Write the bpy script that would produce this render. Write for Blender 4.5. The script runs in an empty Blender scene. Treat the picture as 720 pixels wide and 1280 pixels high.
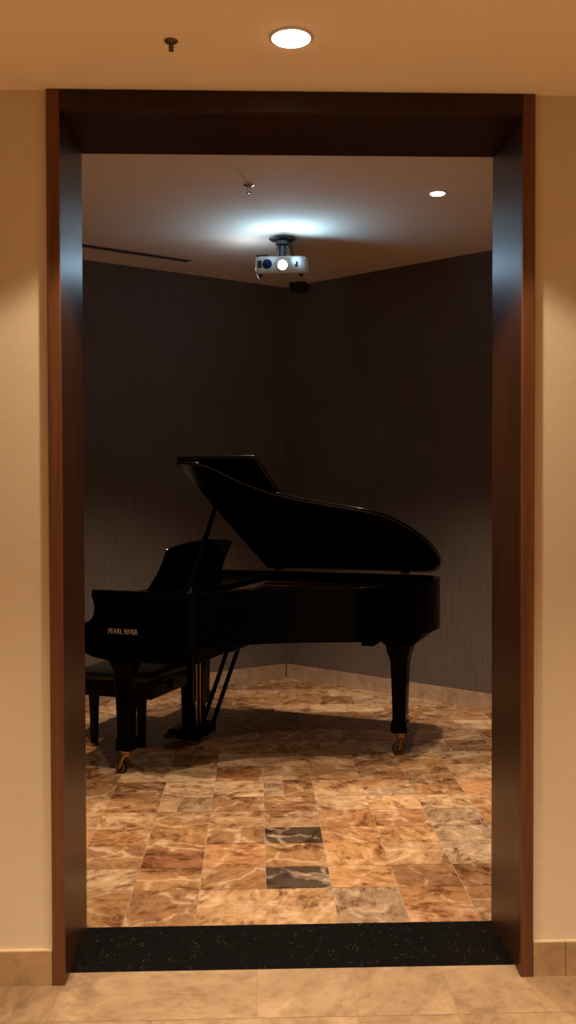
import bpy, bmesh, math, random
from mathutils import Vector, Matrix
random.seed(7)
S = bpy.context.scene
COL = S.collection
PI = math.pi

# ------------------------------------------------------------------ materials
def srgb(r, g, b):
    f = lambda c: (c/255/12.92) if c/255 <= .04045 else ((c/255+.055)/1.055)**2.4
    return (f(r), f(g), f(b), 1)

class NT:
    def __init__(s, name):
        s.m = bpy.data.materials.new(name); s.m.use_nodes = True
        s.t = s.m.node_tree; s.t.nodes.clear()
        s.out = s.n('ShaderNodeOutputMaterial'); s.b = s.n('ShaderNodeBsdfPrincipled')
        s.l(s.b.outputs[0], s.out.inputs[0])
    def n(s, typ, **kw):
        o = s.t.nodes.new(typ)
        for k, v in kw.items(): setattr(o, k, v)
        return o
    def l(s, a, b): s.t.links.new(a, b)
    def set(s, **kw):
        for k, v in kw.items(): s.b.inputs[k.replace('_', ' ')].default_value = v
        return s
    def coords(s, scale=(1,1,1)):
        tc = s.n('ShaderNodeTexCoord'); mp = s.n('ShaderNodeMapping'); mp.inputs['Scale'].default_value = scale
        s.l(tc.outputs['Object'], mp.inputs['Vector']); return mp.outputs[0]
    def noise(s, vec, scale, detail=4, rough=.55, dist=0, dims='3D', w=None):
        o = s.n('ShaderNodeTexNoise', noise_dimensions=dims)
        o.inputs['Scale'].default_value = scale; o.inputs['Detail'].default_value = detail
        o.inputs['Roughness'].default_value = rough; o.inputs['Distortion'].default_value = dist
        s.l(vec, o.inputs['Vector'])
        if w is not None: s.l(w, o.inputs['W'])
        return o.outputs['Fac']
    def ramp(s, fac, stops):
        o = s.n('ShaderNodeValToRGB'); e = o.color_ramp.elements
        while len(e) < len(stops): e.new(.5)
        for x, (p, c) in zip(e, stops):
            x.position = p; x.color = c if len(c) == 4 else (*c, 1)
        s.l(fac, o.inputs[0]); return o.outputs[0]
    def mix(s, a, b, fac, mode='MIX'):
        o = s.n('ShaderNodeMix', data_type='RGBA', blend_type=mode)
        for sock, v in ((o.inputs['Factor'], fac), (o.inputs['A'], a), (o.inputs['B'], b)):
            if hasattr(v, 'links'): s.l(v, sock)
            else: sock.default_value = v
        return next(x for x in o.outputs if x.type == 'RGBA')
    def math(s, op, a, b=0.0):
        o = s.n('ShaderNodeMath', operation=op)
        for sock, v in ((o.inputs[0], a), (o.inputs[1], b)):
            if hasattr(v, 'links'): s.l(v, sock)
            else: sock.default_value = v
        return o.outputs[0]
    def color(s, c): s.l(c, s.b.inputs['Base Color']); return s
    def bump(s, h, strength=.2, dist=.002):
        o = s.n('ShaderNodeBump'); o.inputs['Strength'].default_value = strength; o.inputs['Distance'].default_value = dist
        s.l(h, o.inputs['Height']); s.l(o.outputs[0], s.b.inputs['Normal']); return s

def plain(name, col, rough=.4, metal=0, var=.12, scale=8, **kw):
    t = NT(name); f = t.noise(t.coords(), scale)
    d = tuple(c*(1-var) for c in col[:3]); u = tuple(min(1, c*(1+var)) for c in col[:3])
    t.color(t.ramp(f, [(.3, d), (.7, u)])); t.set(Roughness=rough, Metallic=metal, **kw); return t.m

def lamp_mat(name, col, strength):
    t = NT(name); t.set(Base_Color=(.8,.8,.8,1), Emission_Color=col, Emission_Strength=strength); return t.m

M = {}
M['black'] = plain('piano_lacquer', (.0009,.0009,.0009), .12, 0, .1, 3, Specular_IOR_Level=.035)
M['edge'] = plain('polished_edge', (.002,.002,.002), .13, 0, .1, 3, Specular_IOR_Level=.35)
M['satin'] = plain('satin_black', (.0022,.002,.0019), .4, Specular_IOR_Level=.1)
M['leather'] = plain('black_leather', (.005,.0055,.005), .34, 0, .2, 60, Specular_IOR_Level=.25)
M['brass'] = plain('brass', (.42,.25,.095), .3, 1, .15, 25)
M['gold'] = plain('bronze_plate', (.80,.40,.15), .4, .2, .15, 12)
M['wood_in'] = plain('spruce_board', (.55,.24,.09), .4, 0, .2, 12)
M['letter'] = plain('gilt_letters', (.34,.22,.13), .5, .2, .1, 25)
M['ivory'] = plain('ivory', (.65,.6,.5), .3)
M['chrome'] = plain('chrome', (.6,.6,.62), .2, 1)
M['white'] = plain('white_plastic', (.62,.58,.56), .4, 0, .05)
M['darkplastic'] = plain('dark_plastic', (.008,.009,.012), .35)
M['rubber'] = plain('black_rubber', (.006,.006,.006), .6)
M['vent'] = plain('vent_frame', (.33,.24,.18), .55)
M['bluelens'] = plain('blue_glass', (.004,.010,.026), .15, Specular_IOR_Level=.2)
M['greymetal'] = plain('grey_metal', (.10,.12,.13), .4, .7)
M['felt'] = plain('red_felt', (.25,.035,.015), .8)

def wallpaper(name, col, spec, stretch, amt, rough=.7, bump=.15):
    t = NT(name); v = t.coords(stretch)
    a = t.noise(v, 1, 6, .65); b = t.noise(t.coords(), 1.3, 3)
    f = t.math('ADD', t.math('MULTIPLY', a, .7), t.math('MULTIPLY', b, .3))
    t.color(t.ramp(f, [(.3, tuple(c*(1-amt) for c in col)), (.7, tuple(c*(1+amt) for c in col))]))
    t.set(Roughness=rough, Specular_IOR_Level=spec); t.bump(a, bump, .002); return t.m
M['cream'] = wallpaper('cream_wallpaper', (.64,.525,.385), .2, (25,25,60), .05)
M['darkwall'] = wallpaper('dark_wallpaper', (.124,.095,.080), .2, (90,90,5), .28, .7, .3)
M['ceil_hall'] = wallpaper('hall_ceiling', (.92,.76,.55), .1, (6,6,6), .03, .85, .05)
M['ceil_room'] = wallpaper('room_ceiling', (.82,.675,.56), .1, (6,6,6), .03, .85, .05)

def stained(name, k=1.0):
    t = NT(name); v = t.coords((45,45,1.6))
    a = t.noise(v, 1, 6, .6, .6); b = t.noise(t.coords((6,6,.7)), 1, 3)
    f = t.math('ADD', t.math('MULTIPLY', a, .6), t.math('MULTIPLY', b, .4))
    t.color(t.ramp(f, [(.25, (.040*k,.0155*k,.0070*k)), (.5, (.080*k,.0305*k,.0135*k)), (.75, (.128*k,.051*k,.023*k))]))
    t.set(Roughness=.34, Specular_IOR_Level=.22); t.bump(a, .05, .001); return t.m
M['jambwood_shade'] = stained('shaded_jamb_wood', .5); M['casing'] = stained('lit_casing_wood', 1.5); M['wood_shade'] = stained('shaded_head_wood', .30)  # one wood: shade painted into jambs and header, light into the casings

def marble(name, rough=.3, vein=.62, amt=1.0):
    t = NT(name); at = t.n('ShaderNodeAttribute'); at.attribute_name = 'tile'
    base = at.outputs['Color']; w = t.math('MULTIPLY', at.outputs['Alpha'], 60.0)
    v = t.coords()
    # a skewed copy of the coordinates, turned per tile, gives each slab its own run of veins
    rot = t.n('ShaderNodeVectorRotate', rotation_type='Z_AXIS'); t.l(v, rot.inputs['Vector']); t.l(w, rot.inputs['Angle'])
    st = t.n('ShaderNodeMapping'); st.inputs['Scale'].default_value = (1, 1.7, 1); t.l(rot.outputs[0], st.inputs['Vector'])
    n1 = t.noise(st.outputs[0], 3.8, 10, .72, 1.1, '4D', w)
    n2 = t.noise(st.outputs[0], 16, 6, .65, .8, '4D', w)
    f = t.math('ADD', t.math('MULTIPLY', n1, .65), t.math('MULTIPLY', n2, .35))
    tone = t.ramp(f, [(.35, (.12,.075,.05)), (.42, (.36,.27,.21)), (.475, (.72,.655,.595)), (.53, (.93,.92,.88)), (.60, (1.12,1.12,1.09)), (.68, (1.55,1.56,1.52))])
    c = t.mix(base, tone, amt, 'MULTIPLY')
    vo = t.n('ShaderNodeTexVoronoi', feature='DISTANCE_TO_EDGE', voronoi_dimensions='4D'); vo.inputs['Scale'].default_value = 5.5
    warp = t.n('ShaderNodeMix', data_type='VECTOR'); nz = t.n('ShaderNodeTexNoise'); nz.inputs['Scale'].default_value = 5; nz.inputs['Detail'].default_value = 4
    t.l(v, nz.inputs['Vector']); warp.inputs['Factor'].default_value = .22
    t.l(v, warp.inputs[4]); t.l(nz.outputs['Color'], warp.inputs[5])
    t.l(warp.outputs[1], vo.inputs['Vector']); t.l(w, vo.inputs['W'])
    line = t.ramp(vo.outputs['Distance'], [(0, (1,1,1)), (.025, (.55,.55,.55)), (.07, (0,0,0))])
    gate = t.ramp(n1, [(.44, (0,0,0)), (.56, (1,1,1))])
    fac = t.math('MULTIPLY', t.math('MULTIPLY', line, gate), vein)
    c = t.mix(c, (.72,.50,.32,1), fac)
    t.color(c); t.set(Roughness=rough); return t.m
M['marble'] = marble('brown_marble', .27)
M['beige'] = marble('beige_marble', .4, .15, .48)
M['grout'] = plain('grout', (.32,.22,.14), .8)
M['grout_hall'] = plain('grout_hall', (.30,.20,.115), .8)

def base_stone(name, col, amt=.25):
    t = NT(name); a = t.noise(t.coords(), 9, 7, .65, .8)
    t.color(t.ramp(a, [(.32, tuple(c*(1-amt) for c in col)), (.68, tuple(c*(1+amt) for c in col))])); t.set(Roughness=.4); return t.m
M['base_room'] = base_stone('room_skirting_stone', (.40,.265,.175), .3)
M['base_hall'] = base_stone('hall_skirting_stone', (.36,.225,.115))
M['base_top_lit'] = base_stone('lit_skirting_edge', (.72,.56,.38), .06)  # paler top edge: light on the skirting's top face painted in

def granite():
    t = NT('black_granite'); v = t.coords()
    vo = t.n('ShaderNodeTexVoronoi'); vo.inputs['Scale'].default_value = 95; t.l(v, vo.inputs['Vector'])
    dots = t.ramp(vo.outputs['Distance'], [(.12, (1,1,1)), (.34, (0,0,0))])
    big = t.ramp(t.noise(v, 26, 4, .6), [(.52, (0,0,0)), (.66, (1,1,1))])
    fac = t.math('MULTIPLY', t.math('MULTIPLY', dots, big), .4)
    hue = t.ramp(t.noise(v, 11, 2), [(.4, (.30,.20,.10)), (.6, (.13,.16,.19))])
    t.color(t.mix((.0055,.0048,.0045,1), hue, fac)); t.set(Roughness=.17); return t.m
M['granite'] = granite()
M['lamp_hall'] = lamp_mat('hall_lamp_glow', (1,.82,.58,1), 22)
M['lamp_room'] = lamp_mat('room_lamp_glow', (1,.80,.58,1), 16)
M['lens'] = lamp_mat('projector_beam', (.62,.86,1,1), 60)

# ------------------------------------------------------------------ mesh helpers
def bm_new(): return bmesh.new()
def box(bm, x0, x1, y0, y1, z0, z1, mat=0):
    v = [bm.verts.new((x, y, z)) for z in (z0, z1) for x, y in ((x0,y0),(x1,y0),(x1,y1),(x0,y1))]
    for f in ((3,2,1,0),(4,5,6,7),(0,1,5,4),(1,2,6,5),(2,3,7,6),(3,0,4,7)):
        bm.faces.new([v[i] for i in f]).material_index = mat
def hexa(bm, lo, hi):                       # two quads of 3D points
    v = [bm.verts.new(p) for p in lo+hi]
    for f in ((3,2,1,0),(4,5,6,7),(0,1,5,4),(1,2,6,5),(2,3,7,6),(3,0,4,7)): bm.faces.new([v[i] for i in f])
def prism(bm, pts, fn, a, b, mat=0):        # polygon pts extruded from a to b, fn(p, t) -> xyz
    lo = [bm.verts.new(fn(p, a)) for p in pts]; hi = [bm.verts.new(fn(p, b)) for p in pts]
    n = len(pts); fs = [bm.faces.new(lo[::-1]), bm.faces.new(hi)]
    fs += [bm.faces.new((lo[i], lo[(i+1) % n], hi[(i+1) % n], hi[i])) for i in range(n)]
    for f in fs: f.material_index = mat
    return fs
def loft(bm, rings, cap=True, mat=0):
    R = [[bm.verts.new(p) for p in r] for r in rings]; n = len(R[0])
    for a, b in zip(R, R[1:]):
        for i in range(n): bm.faces.new((a[i], a[(i+1) % n], b[(i+1) % n], b[i])).material_index = mat
    if cap: bm.faces.new(R[0][::-1]).material_index = mat; bm.faces.new(R[-1]).material_index = mat
def frame(d):
    d = Vector(d).normalized(); a = Vector((0,0,1)) if abs(d.z) < .9 else Vector((1,0,0))
    x = d.cross(a).normalized(); return x, d.cross(x).normalized(), d
def tube(bm, pts, r, n=12, mat=0, cap=True):
    pts = [Vector(p) for p in pts]; rs = r if isinstance(r, (list, tuple)) else [r]*len(pts); rings = []
    x, y, _ = frame(pts[1]-pts[0])
    for i, p in enumerate(pts):
        d = (pts[min(i+1, len(pts)-1)]-pts[max(i-1, 0)]).normalized()
        x = (x - d*x.dot(d)).normalized(); y = d.cross(x)
        rings.append([p+(x*math.cos(t)+y*math.sin(t))*rs[i] for t in [2*PI*k/n for k in range(n)]])
    loft(bm, rings, cap, mat)
def lathe(bm, prof, c=(0,0,0), axis=(0,0,1), n=24, mat=0):
    x, y, d = frame(axis); c = Vector(c)
    loft(bm, [[c+d*h+(x*math.cos(t)+y*math.sin(t))*max(r, 1e-4) for t in [2*PI*k/n for k in range(n)]] for r, h in prof], True, mat)
def sqring(cx, cy, z, hx, hy, ch=.12):      # chamfered square ring
    a, b = hx*(1-ch), hy*(1-ch)
    return [(cx+p, cy+q, z) for p, q in ((-a,-hy),(a,-hy),(hx,-b),(hx,b),(a,hy),(-a,hy),(-hx,b),(-hx,-b))]
def obj(name, bm, mats, parent=None, smooth=False, bevel=0, segs=2, edge=None):
    bmesh.ops.recalc_face_normals(bm, faces=bm.faces)
    me = bpy.data.meshes.new(name); bm.to_mesh(me); bm.free()
    for m in (mats if isinstance(mats, list) else [mats]): me.materials.append(m)
    o = bpy.data.objects.new(name, me); COL.objects.link(o); o.parent = parent
    if smooth:
        for p in me.polygons: p.use_smooth = True
        try: me.set_sharp_from_angle(angle=math.radians(35))
        except Exception: pass
    if bevel:
        b = o.modifiers.new('bevel', 'BEVEL'); b.width = bevel; b.segments = segs; b.limit_method = 'ANGLE'; b.angle_limit = math.radians(40)
        b.harden_normals = smooth
        if edge is not None: b.material = edge
    return o
def tag(o, label, cat, group=None):
    o['label'] = label; o['category'] = cat
    if group: o['group'] = group
    return o
def empty(name, loc, rz=0, parent=None):
    o = bpy.data.objects.new(name, None); COL.objects.link(o); o.location = loc; o.rotation_euler = (0,0,rz)
    o.empty_display_size = .1; o.parent = parent; return o
def struct(o): o['kind'] = 'structure'; return o

# ------------------------------------------------------------------ dimensions (metres; y runs into the room, the hall is y < 0)
HALL_Z, ROOM_Z, WT = 2.793, 3.24, .36
DW, DH, CAS, DEP = 1.523/2, 2.793, .040, .375     # door frame half width, height, casing, back edge
IN_H = 2.728
CORNER = Vector((.127, 5.0)); 
LEND = Vector((-3.0, 3.053)); REND = Vector((2.6, 2.757))
HX0, HX1, HY = -2.6, 2.6, -4.2

# ------------------------------------------------------------------ room shell
bm = bm_new()
box(bm, HX0, -DW, 0, WT, 0, ROOM_Z); box(bm, DW, HX1, 0, WT, 0, ROOM_Z); box(bm, -DW, DW, 0, WT, DH, ROOM_Z)
box(bm, -3.0, HX0, 0, WT, 0, ROOM_Z)
bmesh.ops.remove_doubles(bm, verts=bm.verts, dist=1e-5)
for f in bm.faces:
    if f.normal.y > .5 or f.calc_center_median().y > WT-.01: f.material_index = 1
struct(obj('wall_front', bm, [M['cream'], M['darkwall']]))
def wall_seg(name, a, b, h, mat, out=.1):
    d = (b-a).normalized(); n = Vector((d.y, -d.x))*out
    bm = bm_new(); prism(bm, [a, b, b+n, a+n], lambda p, t: (p.x, p.y, t), 0, h); return struct(obj(name, bm, mat))
V2 = lambda x, y: Vector((x, y))
wall_seg('wall_back_left', CORNER, LEND, ROOM_Z, M['darkwall'], .1001)
wall_seg('wall_back_right', CORNER, REND, ROOM_Z, M['darkwall'], -.1)
wall_seg('wall_left', V2(-3.0, 3.053), V2(-3.0, WT), ROOM_Z, M['darkwall'], .1001)
wall_seg('wall_right', V2(2.6, 2.757), V2(2.6, WT), ROOM_Z, M['darkwall'], -.1)
wall_seg('wall_hall_left', V2(HX0, 0), V2(HX0, HY), HALL_Z, M['cream'], .1)
wall_seg('wall_hall_right', V2(HX1, 0), V2(HX1, HY), HALL_Z, M['cream'], -.1)
wall_seg('wall_hall_back', V2(HX0, HY), V2(HX1, HY), HALL_Z, M['cream'], .1)
bm = bm_new(); prism(bm, [V2(-3.1,.0), V2(2.7,.0), V2(2.7,2.8), V2(.127,5.14), V2(-3.1,3.15)], lambda p, t: (p.x, p.y, t), ROOM_Z, ROOM_Z+.1)
struct(obj('ceiling', bm, M['ceil_room']))
bm = bm_new(); box(bm, HX0-.1, HX1+.1, HY-.1, 0, HALL_Z, HALL_Z+.1); struct(obj('ceiling.001', bm, M['ceil_hall']))

def baseboard(name, a, b, inward, h, mats, th=.014, joints=()):
    d = (b-a).normalized(); n = Vector(inward).normalized()*th; bm = bm_new(); L = (b-a).length
    cuts = [0]+list(joints)+[L]
    for s, e in zip(cuts, cuts[1:]):
        p, q = a+d*(s+.0012), a+d*(e-.0012)
        prism(bm, [p, q, q+n, p+n], lambda P, t: (P.x, P.y, t), 0, h-.004)
        prism(bm, [p, q, q+n*.85, p+n*.85], lambda P, t: (P.x, P.y, t), h-.0038, h, 1)
    return struct(obj(name, bm, mats))
nl = Vector((.528, -.849)); nr = Vector((-.672, -.741))
baseboard('baseboard_back_left', CORNER+Vector((-.012,-.007)), LEND, nl, .113, [M['base_room'], M['base_room']], .012, [.43, 1.03, 1.63, 2.23, 2.83])
baseboard('baseboard_back_right', CORNER+Vector((.011,-.010)), REND, nr, .113, [M['base_room'], M['base_room']], .012, [.3, .9, 1.5, 2.1, 2.7])
baseboard('baseboard_hall_left', V2(HX0, 0), V2(-DW, 0), (0,-1), .112, [M['base_hall'], M['base_top_lit']], .014, [.9, 1.5])
baseboard('baseboard_hall_right', V2(DW, 0), V2(HX1, 0), (0,-1), .112, [M['base_hall'], M['base_top_lit']], .014, [.105, .705, 1.305])

# ------------------------------------------------------------------ floors: one mesh each, a colour per slab
def tile_floor(name, tiles, slab, mats, gap):
    bm = bm_new(); lay = bm.loops.layers.float_color.new('tile')
    for poly in slab:
        fs = prism(bm, poly, lambda p, t: (p[0], p[1], t), -.08, -.0012, 1)
    for (x0, x1, y0, y1, c) in tiles:
        v = [bm.verts.new(p) for p in ((x0+gap,y0+gap,0),(x1-gap,y0+gap,0),(x1-gap,y1-gap,0),(x0+gap,y1-gap,0))]
        f = bm.faces.new(v); a = random.random()
        for lp in f.loops: lp[lay] = (*c, a)
    o = obj(name, bm, mats); return struct(o)
L = lambda r, g, b, k=1.0: tuple(x*k for x in srgb(r, g, b)[:3])
TAN, CREAM, ORANGE = L(188,148,108), L(204,168,130), L(180,130,88)
BROWN, DARK, GREY, RED, GOLD = L(158,116,80), L(84,68,55), L(176,146,117), L(150,102,68), L(190,144,98)
MID = L(170,126,84)
PALETTE = [TAN, TAN, CREAM, ORANGE, BROWN, BROWN, MID, MID, GREY, GREY, GOLD, L(140,102,70)]
xb = [-.86+.2585*k for k in range(-9, 15)]          # slab joints across
yb = [.386, .70, .921, 1.183, 1.386, 1.62, 1.84, 2.11, 2.385] + [2.385+.262*k for k in range(1, 12)]
HAND = {  # near slabs by row: the slab left of x=-.86, then eastwards
 0: [BROWN, MID, BROWN, TAN, TAN, GREY, ORANGE, BROWN, TAN],
 1: [CREAM, CREAM, MID, MID, DARK, GOLD, BROWN, BROWN, MID],
 2: [MID, BROWN, RED, ORANGE, MID, GOLD, TAN, GREY, GREY],
 3: [ORANGE, ORANGE, MID, BROWN, DARK, ORANGE, GOLD, GREY, GREY],
 4: [TAN, TAN, MID, TAN, TAN, ORANGE, ORANGE, GREY, MID],
 5: [MID, MID, TAN, BROWN, BROWN, CREAM, TAN, CREAM, MID],
 6: [BROWN, BROWN, CREAM, CREAM, GREY, TAN, GREY, MID, ORANGE],
 7: [BROWN, CREAM, CREAM, RED, TAN, MID, BROWN, MID, TAN]}
tiles = []
for j, (y0, y1) in enumerate(zip(yb, yb[1:])):
    i = 0; shift = 0 if j < 8 else random.choice((0, .09, .17))
    while i < len(xb)-1:
        k = i+1
        if j in HAND and 8 <= i < 17: c = HAND[j][i-8]
        else: c = random.choice(PALETTE)
        if j not in HAND and random.random() < .35 and k < len(xb)-1: k += 1
        g = random.uniform(.86, 1.1); c = tuple(q*g for q in c)
        x0, x1 = xb[i]+shift, xb[k]+shift
        if j >= 2 and j != 3 and random.random() < .16 and k == i+1:     # a slab cut into two courses
            ym = y0+(y1-y0)*random.uniform(.35, .65)
            tiles += [(x0, x1, y0, ym, c), (x0, x1, ym, y1, random.choice(PALETTE))]
        elif random.random() < .08:
            xm = x0+(x1-x0)*random.uniform(.35, .65)
            tiles += [(x0, xm, y0, y1, c), (xm, x1, y0, y1, random.choice(PALETTE))]
        else: tiles.append((x0, x1, y0, y1, c))
        i = k
tile_floor('floor', tiles, [[(-3.1,.386),(2.7,.386),(2.7,2.8),(.127,5.14),(-3.1,3.15)]], [M['marble'], M['grout']], .0011)
HB = L(162,134,102)
hx = [-2.6, -2.25, -1.95, -1.645, -1.34, -1.037, -.733, -.425, -.12, .18, .48, .74, 1.04, 1.34, 1.64, 1.94, 2.24, 2.6]
hy = [.066, -.225, -.525, -.825, -1.125, -1.425, -1.725, -2.025, -2.325, -2.625, -2.925, -3.225, -3.525, -3.825, -4.2]
tiles = []
for y1, y0 in zip(hy, hy[1:]):
    i = 0
    while i < len(hx)-1:
        k = i+2 if (hx[i] in (-.425,) or random.random() < .3) and i+2 < len(hx) else i+1
        g = random.uniform(.94, 1.06); tiles.append((hx[i], hx[k], y0, y1, tuple(q*g for q in HB))); i = k
tile_floor('floor.001', tiles, [[(HX0-.1, HY-.1), (HX1+.1, HY-.1), (HX1+.1, .066), (HX0-.1, .066)]], [M['beige'], M['grout_hall']], .0008)
bm = bm_new(); box(bm, -DW, DW, .0665, .3855, -.03, .0015); struct(obj('trim_1', bm, M['granite']))

# ------------------------------------------------------------------ door frame
door = struct(empty('door_1', (0, .18, 0)))
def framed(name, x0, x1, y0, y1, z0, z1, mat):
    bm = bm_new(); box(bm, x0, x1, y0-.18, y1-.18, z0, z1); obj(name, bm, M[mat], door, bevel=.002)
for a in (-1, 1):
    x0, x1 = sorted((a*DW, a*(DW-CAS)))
    framed('jamb', x0, x1, .0002, DEP, .0017, DH-.002, 'jambwood_shade'); framed('casing', x0, x1, -.015, -.0002, .0005, DH-.002, 'casing')
framed('head_board', -DW+CAS+.0005, DW-CAS-.0005, .0002, DEP, IN_H, DH-.002, 'wood_shade')
framed('head_casing', -DW+CAS+.0005, DW-CAS-.0005, -.015, -.0002, IN_H, DH-.002, 'wood_shade')

# ------------------------------------------------------------------ grand piano (local: u to the tail, v to the bass side)
PHI, W, TH, ZH = .382, 1.516, .455, 1.029
piano = empty('grand_piano', (-1.015, 2.215, 0), -PHI)
tag(piano, 'black lacquered grand piano with its lid propped open, on brass casters', 'piano')
def cr(pts, n=6):                           # Catmull-Rom through 2D points
    out = []
    for i in range(len(pts)-1):
        p = [Vector(pts[max(0, min(len(pts)-1, i+k))]) for k in (-1, 0, 1, 2)]
        for s in range(n):
            t = s/n
            out.append(.5*((2*p[1])+(p[2]-p[0])*t+(2*p[0]-5*p[1]+4*p[2]-p[3])*t*t+(3*p[1]-p[0]-3*p[2]+p[3])*t**3))
    out.append(Vector(pts[-1])); return out
BEND = [(.438,-.010),(.533,.002),(.609,.030),(.67,.115),(.740,.225),(.833,.326),(.916,.392),(1.026,.455),(1.131,.503),(1.227,.543),
        (1.342,.588),(1.435,.650),(1.525,.772),(1.600,.944),(1.643,1.124),(1.652,1.287),(1.625,1.420),(1.562,1.500),(1.46,1.516)]
curve = cr(BEND)
lid_out = curve + [Vector((.438, W))]
def lidp(p, n):                             # a point of the closed lid plan, swung up about the spine
    u, w = p[0], W-p[1]
    return (u, W-w*math.cos(TH)-n*math.sin(TH)*-1, ZH+w*math.sin(TH)+n*math.cos(TH))
bm = bm_new(); prism(bm, lid_out, lidp, 0, .022)
lid = obj('lid', bm, [M['black'], M['edge']], piano, smooth=True, bevel=.007, segs=4, edge=1)
bm = bm_new(); prism(bm, [(.440,-.012),(.895,-.012),(.895,W),(.440,W)], lidp, .027, .047)
obj('front_flap', bm, [M['black'], M['edge']], piano, smooth=True, bevel=.005, segs=4, edge=1)
# hinges on the spine and on the fold
for u in (.52, 1.38):
    bm = bm_new(); box(bm, u-.03, u+.03, W-.012, W+.008, 1.006, 1.024); tube(bm, [(u-.03, W+.006, 1.027), (u+.03, W+.006, 1.027)], .005, 10)
    obj('hinge', bm, M['brass'], piano)
# prop stick
bm = bm_new()
A, B = Vector((.560,.035,1.0)), Vector(lidp((.462, W-1.0), -.006))
tube(bm, [A, A.lerp(B,.33), A.lerp(B,.40), B], [.027,.022,.017,.012], 10)
box(bm, A.x-.03, A.x+.03, A.y-.012, A.y+.02, .985, 1.012)
obj('prop_stick', bm, M['black'], piano, smooth=True)

# rim
def offset(pts, d):
    out = []
    for i, p in enumerate(pts):
        t = (Vector(pts[min(i+1, len(pts)-1)])-Vector(pts[max(i-1, 0)])).normalized(); out.append(Vector(p)+Vector((-t.y, t.x))*d)
    return out
rim_line = [Vector((.10,.004)), Vector((.30,.004))] + [Vector((.45,.004))] + offset(curve[8:], .003) + [Vector((1.2, W-.003)), Vector((.6, W-.003)), Vector((.10, W-.003))]
inner = offset(rim_line, .042)
ZR, ZB = 1.019, .715
bm = bm_new(); N = len(rim_line)
prism_pts = rim_line+inner[::-1]
def ringf(z): return [bm.verts.new((p.x, p.y, z)) for p in prism_pts]
lo, hi = ringf(ZB), ringf(ZR); n = len(prism_pts)
for i in range(n): bm.faces.new((lo[i], lo[(i+1) % n], hi[(i+1) % n], hi[i]))
for i in range(N-1):
    for R in (lo, hi): bm.faces.new((R[i], R[i+1], R[n-2-i], R[n-1-i]))
obj('case', bm, M['black'], piano, smooth=True, bevel=.006, segs=3)
# cheeks
CH = [(0,1.0195),(0,.985),(.010,.957),(.016,.925),(.012,.890),(0,.865),(-.02,.848),(-.05,.838),(-.12,.834),(-.14,.826),(-.147,.80),(-.147,.715),(-.14,.70),
      (-.06,.694),(-.045,.675),(0,.655),(.10,.640),(.10,1.0195)]
cheeks = []
for v0, v1 in ((.004,.046), (W-.045, W-.003)):
    bm = bm_new(); prism(bm, CH, lambda p, t: (p[0], t, p[1]), v0, v1); cheeks.append(obj('cheek', bm, M['black'], piano, bevel=.003))
# keybed and the lower case side
bm = bm_new(); prism(bm, [(-.13,.70),(-.05,.69),(0,.655),(.10,.640),(.60,.640),(.60,.7145),(-.13,.7145)], lambda p, t: (p[0], t, p[1]), .047, W-.046)
for v0, v1 in ((.006,.046), (W-.045, W-.005)): prism(bm, [(.1005,.640),(.60,.640),(.60,.7145),(.1005,.7145)], lambda p, t: (p[0], t, p[1]), v0, v1)
obj('keybed', bm, M['black'], piano, bevel=.002)
bm = bm_new(); box(bm, -.145, -.12, .047, W-.046, .7155, .745)
obj('keyslip', bm, M['black'], piano, bevel=.002)
bm = bm_new(); x = .14; kw = (W-.28)/52
for k in range(52): box(bm, -.118, .03, x+k*kw+.0006, x+(k+1)*kw-.0006, .716, .738)
for k in range(51):
    if k % 7 in (0, 2, 3, 5, 6): box(bm, -.07, .03, x+(k+1)*kw-.005, x+(k+1)*kw+.005, .7385, .75, 1)
obj('keyboard', bm, [M['ivory'], M['satin']], piano)
for v0, v1 in ((.047,.138), (W-.138, W-.046)):
    bm = bm_new(); box(bm, -.117, .03, v0, v1, .716, .79); obj('key_block', bm, M['black'], piano, bevel=.004)
bm = bm_new(); prism(bm, [(.032,.716),(.032,.80),(.05,.90),(.075,.955),(.10,.985),(.115,.985),(.10,.94),(.075,.89),(.06,.80),(.06,.716)], lambda p, t: (p[0], t, p[1]), .048, W-.047)
obj('fallboard', bm, M['black'], piano, bevel=.002)
bm = bm_new(); box(bm, .118, .43, .048, W-.047, .965, .985); obj('music_shelf', bm, M['black'], piano, bevel=.002)
# music desk: leaning board with an arched top and flared sides
dk = []
for s in range(9): t = s/8; dk.append((.285+(.325-.285)*t-.03*math.sin(PI*t)*-1, t))          # near edge, bottom to top
top = [(.325+(.0)+(1.235-.325)*t, 1+.13*math.sin(PI*t)**.8) for t in [k/16 for k in range(1, 16)]]
far = [(1.235+.05*(1-t)-.03*math.sin(PI*t), t) for t in [1-k/8 for k in range(9)]]
DU, DZ = .105, .235
bm = bm_new(); prism(bm, dk+top+far, lambda p, t: (.185+DU*p[1]+t*.91, p[0], .995+DZ*p[1]-t*.41), 0, .014)
desk = obj('music_desk', bm, M['black'], piano, bevel=.002)
bm = bm_new(); box(bm, .135, .20, .26, 1.31, .986, .994); obj('music_tray', bm, M['black'], piano, bevel=.002)
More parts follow.
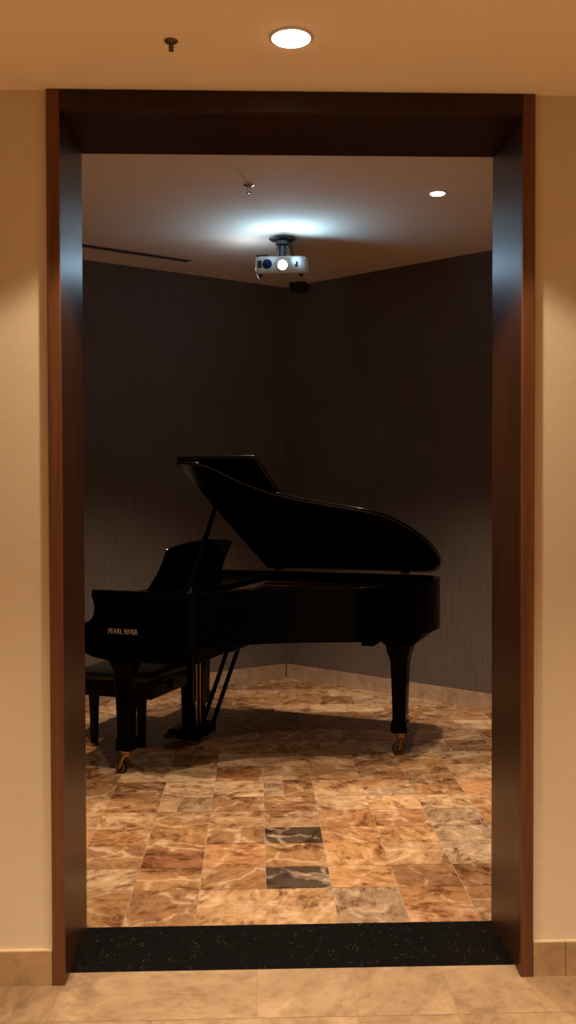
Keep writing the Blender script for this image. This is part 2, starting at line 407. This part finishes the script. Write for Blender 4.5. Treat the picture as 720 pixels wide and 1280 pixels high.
# inside: iron plate, soundboard, strings
plate = [p for p in inner if p.x >= .44]
pp = offset(rim_line, .0425); pp = [p for p in pp if p.x > .43]
bm = bm_new(); prism(bm, pp, lambda p, t: (p.x, p.y, t), .905, .915); obj('soundboard', bm, M['wood_in'], piano)
pq = offset(rim_line, .075); pq = [p for p in pq if p.x > .45]
bm = bm_new(); prism(bm, pq, lambda p, t: (p.x, p.y, t), .9155, .935)
for k in range(5):
    v = .35+.25*k; tube(bm, [(.5, v, .955), (1.0 if k == 0 else 1.3, v+.12 if k < 4 else v+.03, .945)], .012, 8)
obj('iron_plate', bm, M['gold'], piano, bevel=.003)
bm = bm_new()
for k in range(70):
    v = .15+1.25*k/69
    ue = 0
    for a, b in zip(curve, curve[1:]):
        if a.y <= v < b.y and b.y > a.y: ue = a.x-.10
    if ue < .6: ue = .62 if v < .6 else 1.45
    tube(bm, [(.47, v, .958), (ue, min(v+.06, 1.42), .958)], .0009, 4)
obj('strings', bm, M['chrome'], piano)['kind'] = 'stuff'

# legs and casters
def piano_leg(u, v, ztop, wheel_ang, trail=.034, wr=.034):
    bm = bm_new()
    prof = [(.132,.034),(.134,.046),(.150,.049),(.196,.047),(.204,.040),(.30,.0415),(.45,.046),(.54,.050),(.580,.056),(.605,.066),(ztop-.012,.074),(ztop-.0005,.074)]
    loft(bm, [sqring(u, v, z, h, h, .14) for z, h in prof])
    lg = obj('leg', bm, M['black'], piano, bevel=.002)
    bm = bm_new(); c, s = math.cos(wheel_ang), math.sin(wheel_ang)
    P = lambda a, b, z: Vector((u+a*c-b*s, v+a*s+b*c, z))     # a = trailing direction, b = axle direction
    lathe(bm, [(.031,.0),(.034,.004),(.034,.012),(.024,.018),(.016,.030)][::1], (u, v, .133), (0,0,-1), 20)
    wc = P(-trail, 0, wr); ax = P(0,1,0)-P(0,0,0); ax.z = 0
    for sgn in (-1, 1):                                         # fork arms
        tube(bm, [P(0, sgn*.010, .112), P(-trail*.35, sgn*.022, .092), P(-trail, sgn*.023, wr)], [.011,.009,.008], 8)
    lathe(bm, [(.020,.0),(.024,.004),(.024,.020),(.014,.026)], (u, v, .118), (0,0,-1), 18)
    lathe(bm, [(wr*.5,-.0155),(wr*.92,-.0150),(wr,-.011),(wr,.011),(wr*.92,.0150),(wr*.5,.0155)], wc, ax, 28, 1)
    lathe(bm, [(.009,-.028),(.009,.028)], wc, ax, 14)
    xx, yy, dd = frame(ax)
    for sgn in (-1, 1):                                         # brass ring on the wheel face
        tube(bm, [wc+ax.normalized()*sgn*.0155+(xx*math.cos(2*PI*k/24)+yy*math.sin(2*PI*k/24))*wr*.72 for k in range(25)], .0034, 6)
    obj('caster', bm, [M['brass'], M['rubber']], lg, smooth=True)
    return lg
piano_leg(.145, .120, .640, PHI-.45, .034, .034)
piano_leg(.015, 1.372, .655, .5)
piano_leg(1.472, 1.005, .665, PHI+.1, .010, .0375)
bm = bm_new()
hexa(bm, [(1.40,.90,.660),(1.57,.90,.660),(1.57,1.14,.660),(1.40,1.14,.660)], [(1.37,.83,.7145),(1.605,.98,.7145),(1.635,1.22,.7145),(1.37,1.22,.7145)])
box(bm, 1.33, 1.40, .66, 1.20, .685, .7145)
obj('leg_block', bm, M['black'], piano, bevel=.003)
bm = bm_new(); box(bm, .601, .66, .40, .86, .655, .7145); box(bm, .05, .5, .62, 1.1, .615, .6395)
obj('lyre_mount', bm, M['black'], piano, bevel=.003)
# pedal lyre
LV = .86
bm = bm_new()
box(bm, .15, .285, LV-.14, LV+.14, .045, .105)
prism(bm, [(.15,.06),(.09,.065),(.07,.08),(.09,.098),(.15,.10)], lambda p, t: (p[0], t, p[1]), LV-.12, LV+.12)
for v in (LV-.075, LV+.075): loft(bm, [sqring(.215, v, z, h, h, .1) for z, h in ((.105,.022),(.62,.018))])
lyre = obj('pedal_lyre', bm, M['black'], piano, bevel=.003)
for k in (-1, 0, 1):
    v = LV+.05*k; bm = bm_new(); tube(bm, [(.22, v, .105), (.22, v, .615)], .0045, 8); obj('pedal_rod', bm, M['brass'], lyre, smooth=True)
    bm = bm_new(); tube(bm, [(.17, v, .040), (.12, v, .040), (.06, v, .034), (.025, v, .036), (.015, v, .034)], [.010,.011,.015,.017,.008], 10)
    obj('pedal', bm, M['brass'], lyre, smooth=True)
for v in (LV-.09, LV+.09):
    bm = bm_new(); tube(bm, [(.285, v, .10), (.49, v-.02, .64)], .0135, 10); obj('lyre_brace', bm, M['black'], lyre, smooth=True)

# gilt lettering on the treble side
cu = bpy.data.curves.new('side_lettering', 'FONT'); cu.body = 'PEARL RIVER'; cu.size = .040; cu.extrude = .0004; cu.align_x = 'CENTER'; cu.align_y = 'CENTER'
cu.materials.append(M['letter'])
tmp = bpy.data.objects.new('tmp', cu); COL.objects.link(tmp); bpy.context.view_layer.update()
me = bpy.data.meshes.new_from_object(tmp.evaluated_get(bpy.context.evaluated_depsgraph_get())); bpy.data.objects.remove(tmp); me.name = 'side_lettering'
tx = bpy.data.objects.new('side_lettering', me); COL.objects.link(tx); tx.parent = piano
tx.location = (.192, .0032, .800); tx.rotation_euler = (PI/2, 0, 0); tx.scale = (.80, 1, 1)
tx['label'] = 'pale gilt capital lettering on the black case side'

# ------------------------------------------------------------------ bench
c, s = math.cos(PHI), math.sin(PHI)
def pw(u, v): return (-1.015+u*c+v*s, 2.215-u*s+v*c)
BU, BV = -.205, .93
bx, by = pw(BU, BV)
bench = empty('piano_bench', (bx, by, 0), -PHI)
tag(bench, 'black padded piano bench tucked under the keyboard end of the piano', 'bench')
bm = bm_new()
hu, hv = .265, .35
rings = []
for z, k in ((.405,.0),(.412,.004),(.430,.008),(.448,.004),(.458,-.012),(.463,-.05),(.466,-.12)):
    rings.append([(x_, y_, z) for x_, y_, _ in sqring(0, 0, z, hu+k, hv+k, .12)])
loft(bm, rings); seat = obj('seat', bm, M['leather'], bench, smooth=True)
for i in (-1, 1):
    for j in (-1, 0, 1):
        bm = bm_new(); lathe(bm, [(.009,-.002),(.009,.002),(.004,.005)], (i*.075, j*.19, .466), (0,0,1), 12); obj('button', bm, M['leather'], seat, smooth=True)
bm = bm_new()
for a in (-1, 1):
    box(bm, -hu+.02, hu-.02, a*(hv-.03)-.012, a*(hv-.03)+.012, .30, .404)
    box(bm, a*(hu-.03)-.012, a*(hu-.03)+.012, -hv+.043, hv-.043, .30, .404)
obj('apron', bm, M['satin'], bench, bevel=.002)
for a in (-1, 1):
    bm = bm_new(); lathe(bm, [(.008,0),(.008,.03),(.026,.032),(.03,.045),(.026,.058),(.01,.062)], (hu-.018, a*.16, .375), (1,0,0), 18)
    obj('height_knob', bm, M['satin'], bench, smooth=True)
for a in (-1, 1):
    for b in (-1, 1):
        bm = bm_new(); loft(bm, [sqring(a*.165, b*(hv-.05), z, h, h, .1) for z, h in ((0,.016),(.02,.018),(.25,.023),(.2995,.026))])
        obj('leg', bm, M['satin'], bench, bevel=.001)

# ------------------------------------------------------------------ projector
PX, PY = .060, 3.445
mount = empty('projector_mount', (PX, PY, ROOM_Z))
tag(mount, 'dark metal ceiling bracket that carries the white projector', 'bracket')
bm = bm_new(); lathe(bm, [(.088,.0005),(.090,.006),(.082,.012),(.05,.016)], (0,0,0), (0,0,-1), 32); obj('ceiling_plate', bm, M['greymetal'], mount, smooth=True)
bm = bm_new(); tube(bm, [(0,0,-.016), (0,0,-.141)], .021, 16); lathe(bm, [(.038,0),(.046,.004),(.046,.026),(.028,.034)], (0,0,-.018), (0,0,-1), 24)
obj('drop_pole', bm, M['greymetal'], mount, smooth=True)
bm = bm_new()
for a in (-1, 1):
    prism(bm, [(a*.030,-.045),(a*.044,-.075),(a*.044,-.139),(a*.030,-.139),(a*.034,-.085),(a*.022,-.055)], lambda p, t: (p[0], t, p[1]), -.02, .02)
box(bm, -.06, .06, -.035, .035, -.1445, -.139)
obj('yoke', bm, M['greymetal'], mount, bevel=.001)
pr = empty('projector', (PX, PY-.01, ROOM_Z-.258), -.10)
tag(pr, 'white projector hanging under the ceiling with a glowing lens', 'projector')
bm = bm_new(); hw, hd = .170, .115
prof = [(-hw,-hd+.02),(-hw+.03,-hd),(hw-.05,-hd),(hw-.012,-hd+.025),(hw,-hd+.06),(hw,hd),(-hw,hd)]
loft(bm, [[(x_*k, y_*k, z) for x_, y_ in prof] for z, k in ((0,.95),(.008,.985),(.03,1),(.10,1),(.108,.985),(.112,.95))])
body = obj('body', bm, M['white'], pr, smooth=True, bevel=.003)
F = -hd
bm = bm_new(); lathe(bm, [(.037,0),(.037,.010),(.031,.012),(.029,.006)], (.010, F+.001, .050), (0,-1,0), 32); lr = obj('lens_ring', bm, M['white'], pr, smooth=True)
bm = bm_new(); lathe(bm, [(.029,.0),(.026,.004),(.015,.008),(.002,.010)], (.010, F-.0095, .050), (0,-1,0), 32); obj('lens', bm, M['lens'], pr, smooth=True)
bm = bm_new(); lathe(bm, [(.032,0),(.032,.004),(.026,.006)], (-.092, F+.001, .060), (0,-1,0), 28); obj('sensor_window', bm, M['bluelens'], pr, smooth=True)
bm = bm_new()
box(bm, -.1545, -.128, F-.001, F+.02, .036, .084)
for k in range(4): box(bm, -.153+k*.0065, -.149+k*.0065, F-.003, F+.02, .038, .082)
obj('exhaust_grille', bm, M['darkplastic'], pr)
bm = bm_new(); prism(bm, [(.092,.040),(.112,.040),(.112,.050),(.108,.052),(.111,.066),(.105,.076),(.099,.076),(.098,.062),(.090,.052)], lambda p, t: (p[0], t, p[1]), F-.0012, F+.002)
obj('front_emblem', bm, M['darkplastic'], pr)
for x_ in (-.14, .13):
    bm = bm_new(); lathe(bm, [(.014,0),(.012,.012),(.016,.016)], (x_, -.08, 0), (0,0,-1), 14); obj('foot', bm, M['darkplastic'], pr, smooth=True)
# black adapter lying on top, and the cable
bm = bm_new()
rr = [(-.168,-.10),(-.09,-.108),(-.082,-.07),(-.09,-.02),(-.165,-.02)]
loft(bm, [[(x_*k+(1-k)*-.125, y_*k+(1-k)*-.06, z) for x_, y_ in rr] for z, k in ((.113,1),(.124,1),(.134,.7))])
ad = obj('signal_adapter', bm, M['darkplastic'], None, smooth=True, bevel=.002)
ad.location = pr.location; ad.rotation_euler = pr.rotation_euler
tag(ad, 'small black box resting on the left of the projector top', 'adapter')
bm = bm_new()
tube(bm, [(.050,.0,-.012), (.058,-.01,-.035), (.062,-.015,-.07), (.064,-.005,-.10), (.080,.02,-.132), (.105,.03,-.138)], .0045, 8)
obj('cable', bm, M['darkplastic'], mount, smooth=True)

# ------------------------------------------------------------------ ceiling fittings
def downlight(loc, r, mat, label):
    d = empty('recessed_downlight', loc); tag(d, label, 'downlight')
    bm = bm_new(); lathe(bm, [(r*1.16,.0003),(r*1.16,.003),(r*1.03,.006),(r*1.0,.003)], (0,0,0), (0,0,-1), 40); obj('trim_ring', bm, M['white'], d, smooth=True)
    bm = bm_new(); lathe(bm, [(r,.003),(r*.97,.0075),(r*.5,.009),(.001,.0092)], (0,0,0), (0,0,-1), 40); obj('diffuser', bm, mat, d, smooth=True)
downlight((-.017, -.371, HALL_Z), .052, M['lamp_hall'], 'large lit downlight in the hall ceiling in front of the doorway')
downlight((.914, 2.440, ROOM_Z), .041, M['lamp_room'], 'small lit downlight in the ceiling of the piano room')
def sprinkler(loc, mat, label, k=1.0):
    d = empty('pendant_sprinkler', loc); tag(d, label, 'sprinkler')
    bm = bm_new(); lathe(bm, [(.030*k,.0003),(.030*k,.003),(.018*k,.009),(.012*k,.010)], (0,0,0), (0,0,-1), 24); obj('escutcheon', bm, mat, d, smooth=True)
    bm = bm_new(); lathe(bm, [(.009*k,.008),(.009*k,.020),(.006*k,.024)], (0,0,0), (0,0,-1), 14)
    for a in (-1, 1): tube(bm, [(a*.006*k,0,-.022*k), (a*.011*k,0,-.030*k), (a*.004*k,0,-.042*k)], .002*k, 6)
    tube(bm, [(0,0,-.022*k), (0,0,-.044*k)], .0022*k, 8); obj('head', bm, mat, d, smooth=True)
    bm = bm_new(); lathe(bm, [(.012*k,.043*k),(.013*k,.045*k),(.004*k,.047*k)], (0,0,0), (0,0,-1), 16); obj('deflector', bm, mat, d, smooth=True)
M['oldmetal'] = plain('dull_metal', (.11,.07,.04), .45, .6)
sprinkler((-.347, -.340, HALL_Z+.0003), M['oldmetal'], 'dull dark sprinkler head in the hall ceiling left of the downlight', .62)
sprinkler((-.154, 2.323, ROOM_Z+.0003), M['chrome'], 'shiny sprinkler head in the ceiling of the piano room')
# linear air vent, parallel to the left wall
d = (LEND-CORNER).normalized(); e0 = Vector((-.60, 4.085)); e1 = e0+d*2.2
mid = (e0+e1)/2; vent = empty('linear_air_vent', (mid.x, mid.y, ROOM_Z), math.atan2(d.y, d.x))
tag(vent, 'long narrow slot air vent in the ceiling along the left wall', 'air vent')
bm = bm_new()
for y in (-.045, .030): box(bm, -1.1, 1.1, y, y+.015, -.006, -.0004)
for x_ in (-1.1, 1.085): box(bm, x_, x_+.015, -.0298, .0298, -.006, -.0004)
obj('frame', bm, M['vent'], vent, bevel=.001)
bm = bm_new(); box(bm, -1.084, 1.084, -.0295, .0295, -.003, -.0005); obj('slot', bm, M['darkplastic'], vent)
# little wall speaker in the corner
q = CORNER+Vector((.741,-.672))*.21+Vector((-.672,-.741))*.07
sp = empty('corner_speaker', (q.x, q.y, 3.2), math.atan2(-.672, .741)+.25)
tag(sp, 'small black box fixed high in the dark corner behind the projector', 'speaker')
bm = bm_new(); prism(bm, [(-.07,-.05),(.07,-.05),(.055,.04),(-.055,.04)], lambda p, t: (p[0], p[1], t), -.032, .036); obj('cabinet', bm, M['darkplastic'], sp, bevel=.006)
bm = bm_new(); box(bm, -.06, .06, -.0535, -.0505, -.025, .029); obj('grille', bm, M['rubber'], sp, bevel=.001)

# ------------------------------------------------------------------ lights
def spot(name, loc, aim, power, col, ang, blend, r=.05):
    l = bpy.data.lights.new(name, 'SPOT'); l.energy = power; l.color = col; l.spot_size = math.radians(ang); l.spot_blend = blend; l.shadow_soft_size = r
    o = bpy.data.objects.new(name, l); COL.objects.link(o); o.location = loc
    o.rotation_euler = (Vector(aim)-Vector(loc)).to_track_quat('-Z', 'Y').to_euler(); return o
WARM = (1, .80, .565); WARM2 = (1, .80, .58)
spot('hall_light', (-.017,-.371,2.77), (-.017,-.371,0), 118, WARM, 119, .2, .05)
for x_, y_ in ((-1.3,-1.9), (1.3,-1.9), (0,-2.7)):  # unseen fills, added to lift hall walls and ceiling by floor bounce
    spot('hall_light', (x_, y_, 2.78), (x_, y_, 0), 290, WARM, 108, .6, .06)
spot('room_lamp', (.914,2.44,3.225), (.914,2.44,0), 190, WARM2, 84, .7, .03)
for x_, y_, pw_ in ((-.75,1.35,165), (.30,1.15,155), (-.45,2.75,225), (.25,2.75,135)):
    spot('room_lamp', (x_, y_, 3.225), (x_, y_, 0), pw_, WARM2, 90, .7, .03)
pv = bpy.data.lights.new('vent_fill_light', 'POINT'); pv.energy = 2.1; pv.color = (.62,.80,1); pv.shadow_soft_size = .012  # added bluish fill left of the projector, lifts the ceiling behind it
po = bpy.data.objects.new('vent_fill_light', pv); COL.objects.link(po); po.location = (PX-.215, PY+.03, ROOM_Z-.20)
for sx, pw_ in ((-1, 7), (1, 10), (0, 3.5)):
    spot('projector_light', (PX+.01+sx*.02, PY-.175, ROOM_Z-.205), (PX+.01+sx*.82, PY-.175-.5, ROOM_Z-.205+.48), pw_, (.36,.70,1), 150, 1.0, .02)

w = bpy.data.worlds.new('world'); S.world = w; w.use_nodes = True
w.node_tree.nodes['Background'].inputs[0].default_value = (1,.6,.35,1); w.node_tree.nodes['Background'].inputs[1].default_value = 0.0

# ------------------------------------------------------------------ camera
cd = bpy.data.cameras.new('camera'); cam = bpy.data.objects.new('camera', cd); COL.objects.link(cam)
R = Vector((.99947812,-.03220645,-.00249617)); U = Vector((.00317837,.02114833,.9997713)); FW = Vector((.0321463,.99925747,-.02123966))
m = Matrix(((R.x,U.x,-FW.x,-.11471818),(R.y,U.y,-FW.y,-3.03509937),(R.z,U.z,-FW.z,1.55),(0,0,0,1)))
cam.matrix_world = m
cd.sensor_fit = 'VERTICAL'; cd.sensor_height = 36; cd.lens = 36*1206.287/1280; cd.clip_start = .05
S.camera = cam
S.view_settings.view_transform = 'Standard'; S.view_settings.look = 'None'; S.view_settings.exposure = 0; S.view_settings.gamma = 1
S.cycles.max_bounces = 10; S.cycles.sample_clamp_indirect = 3
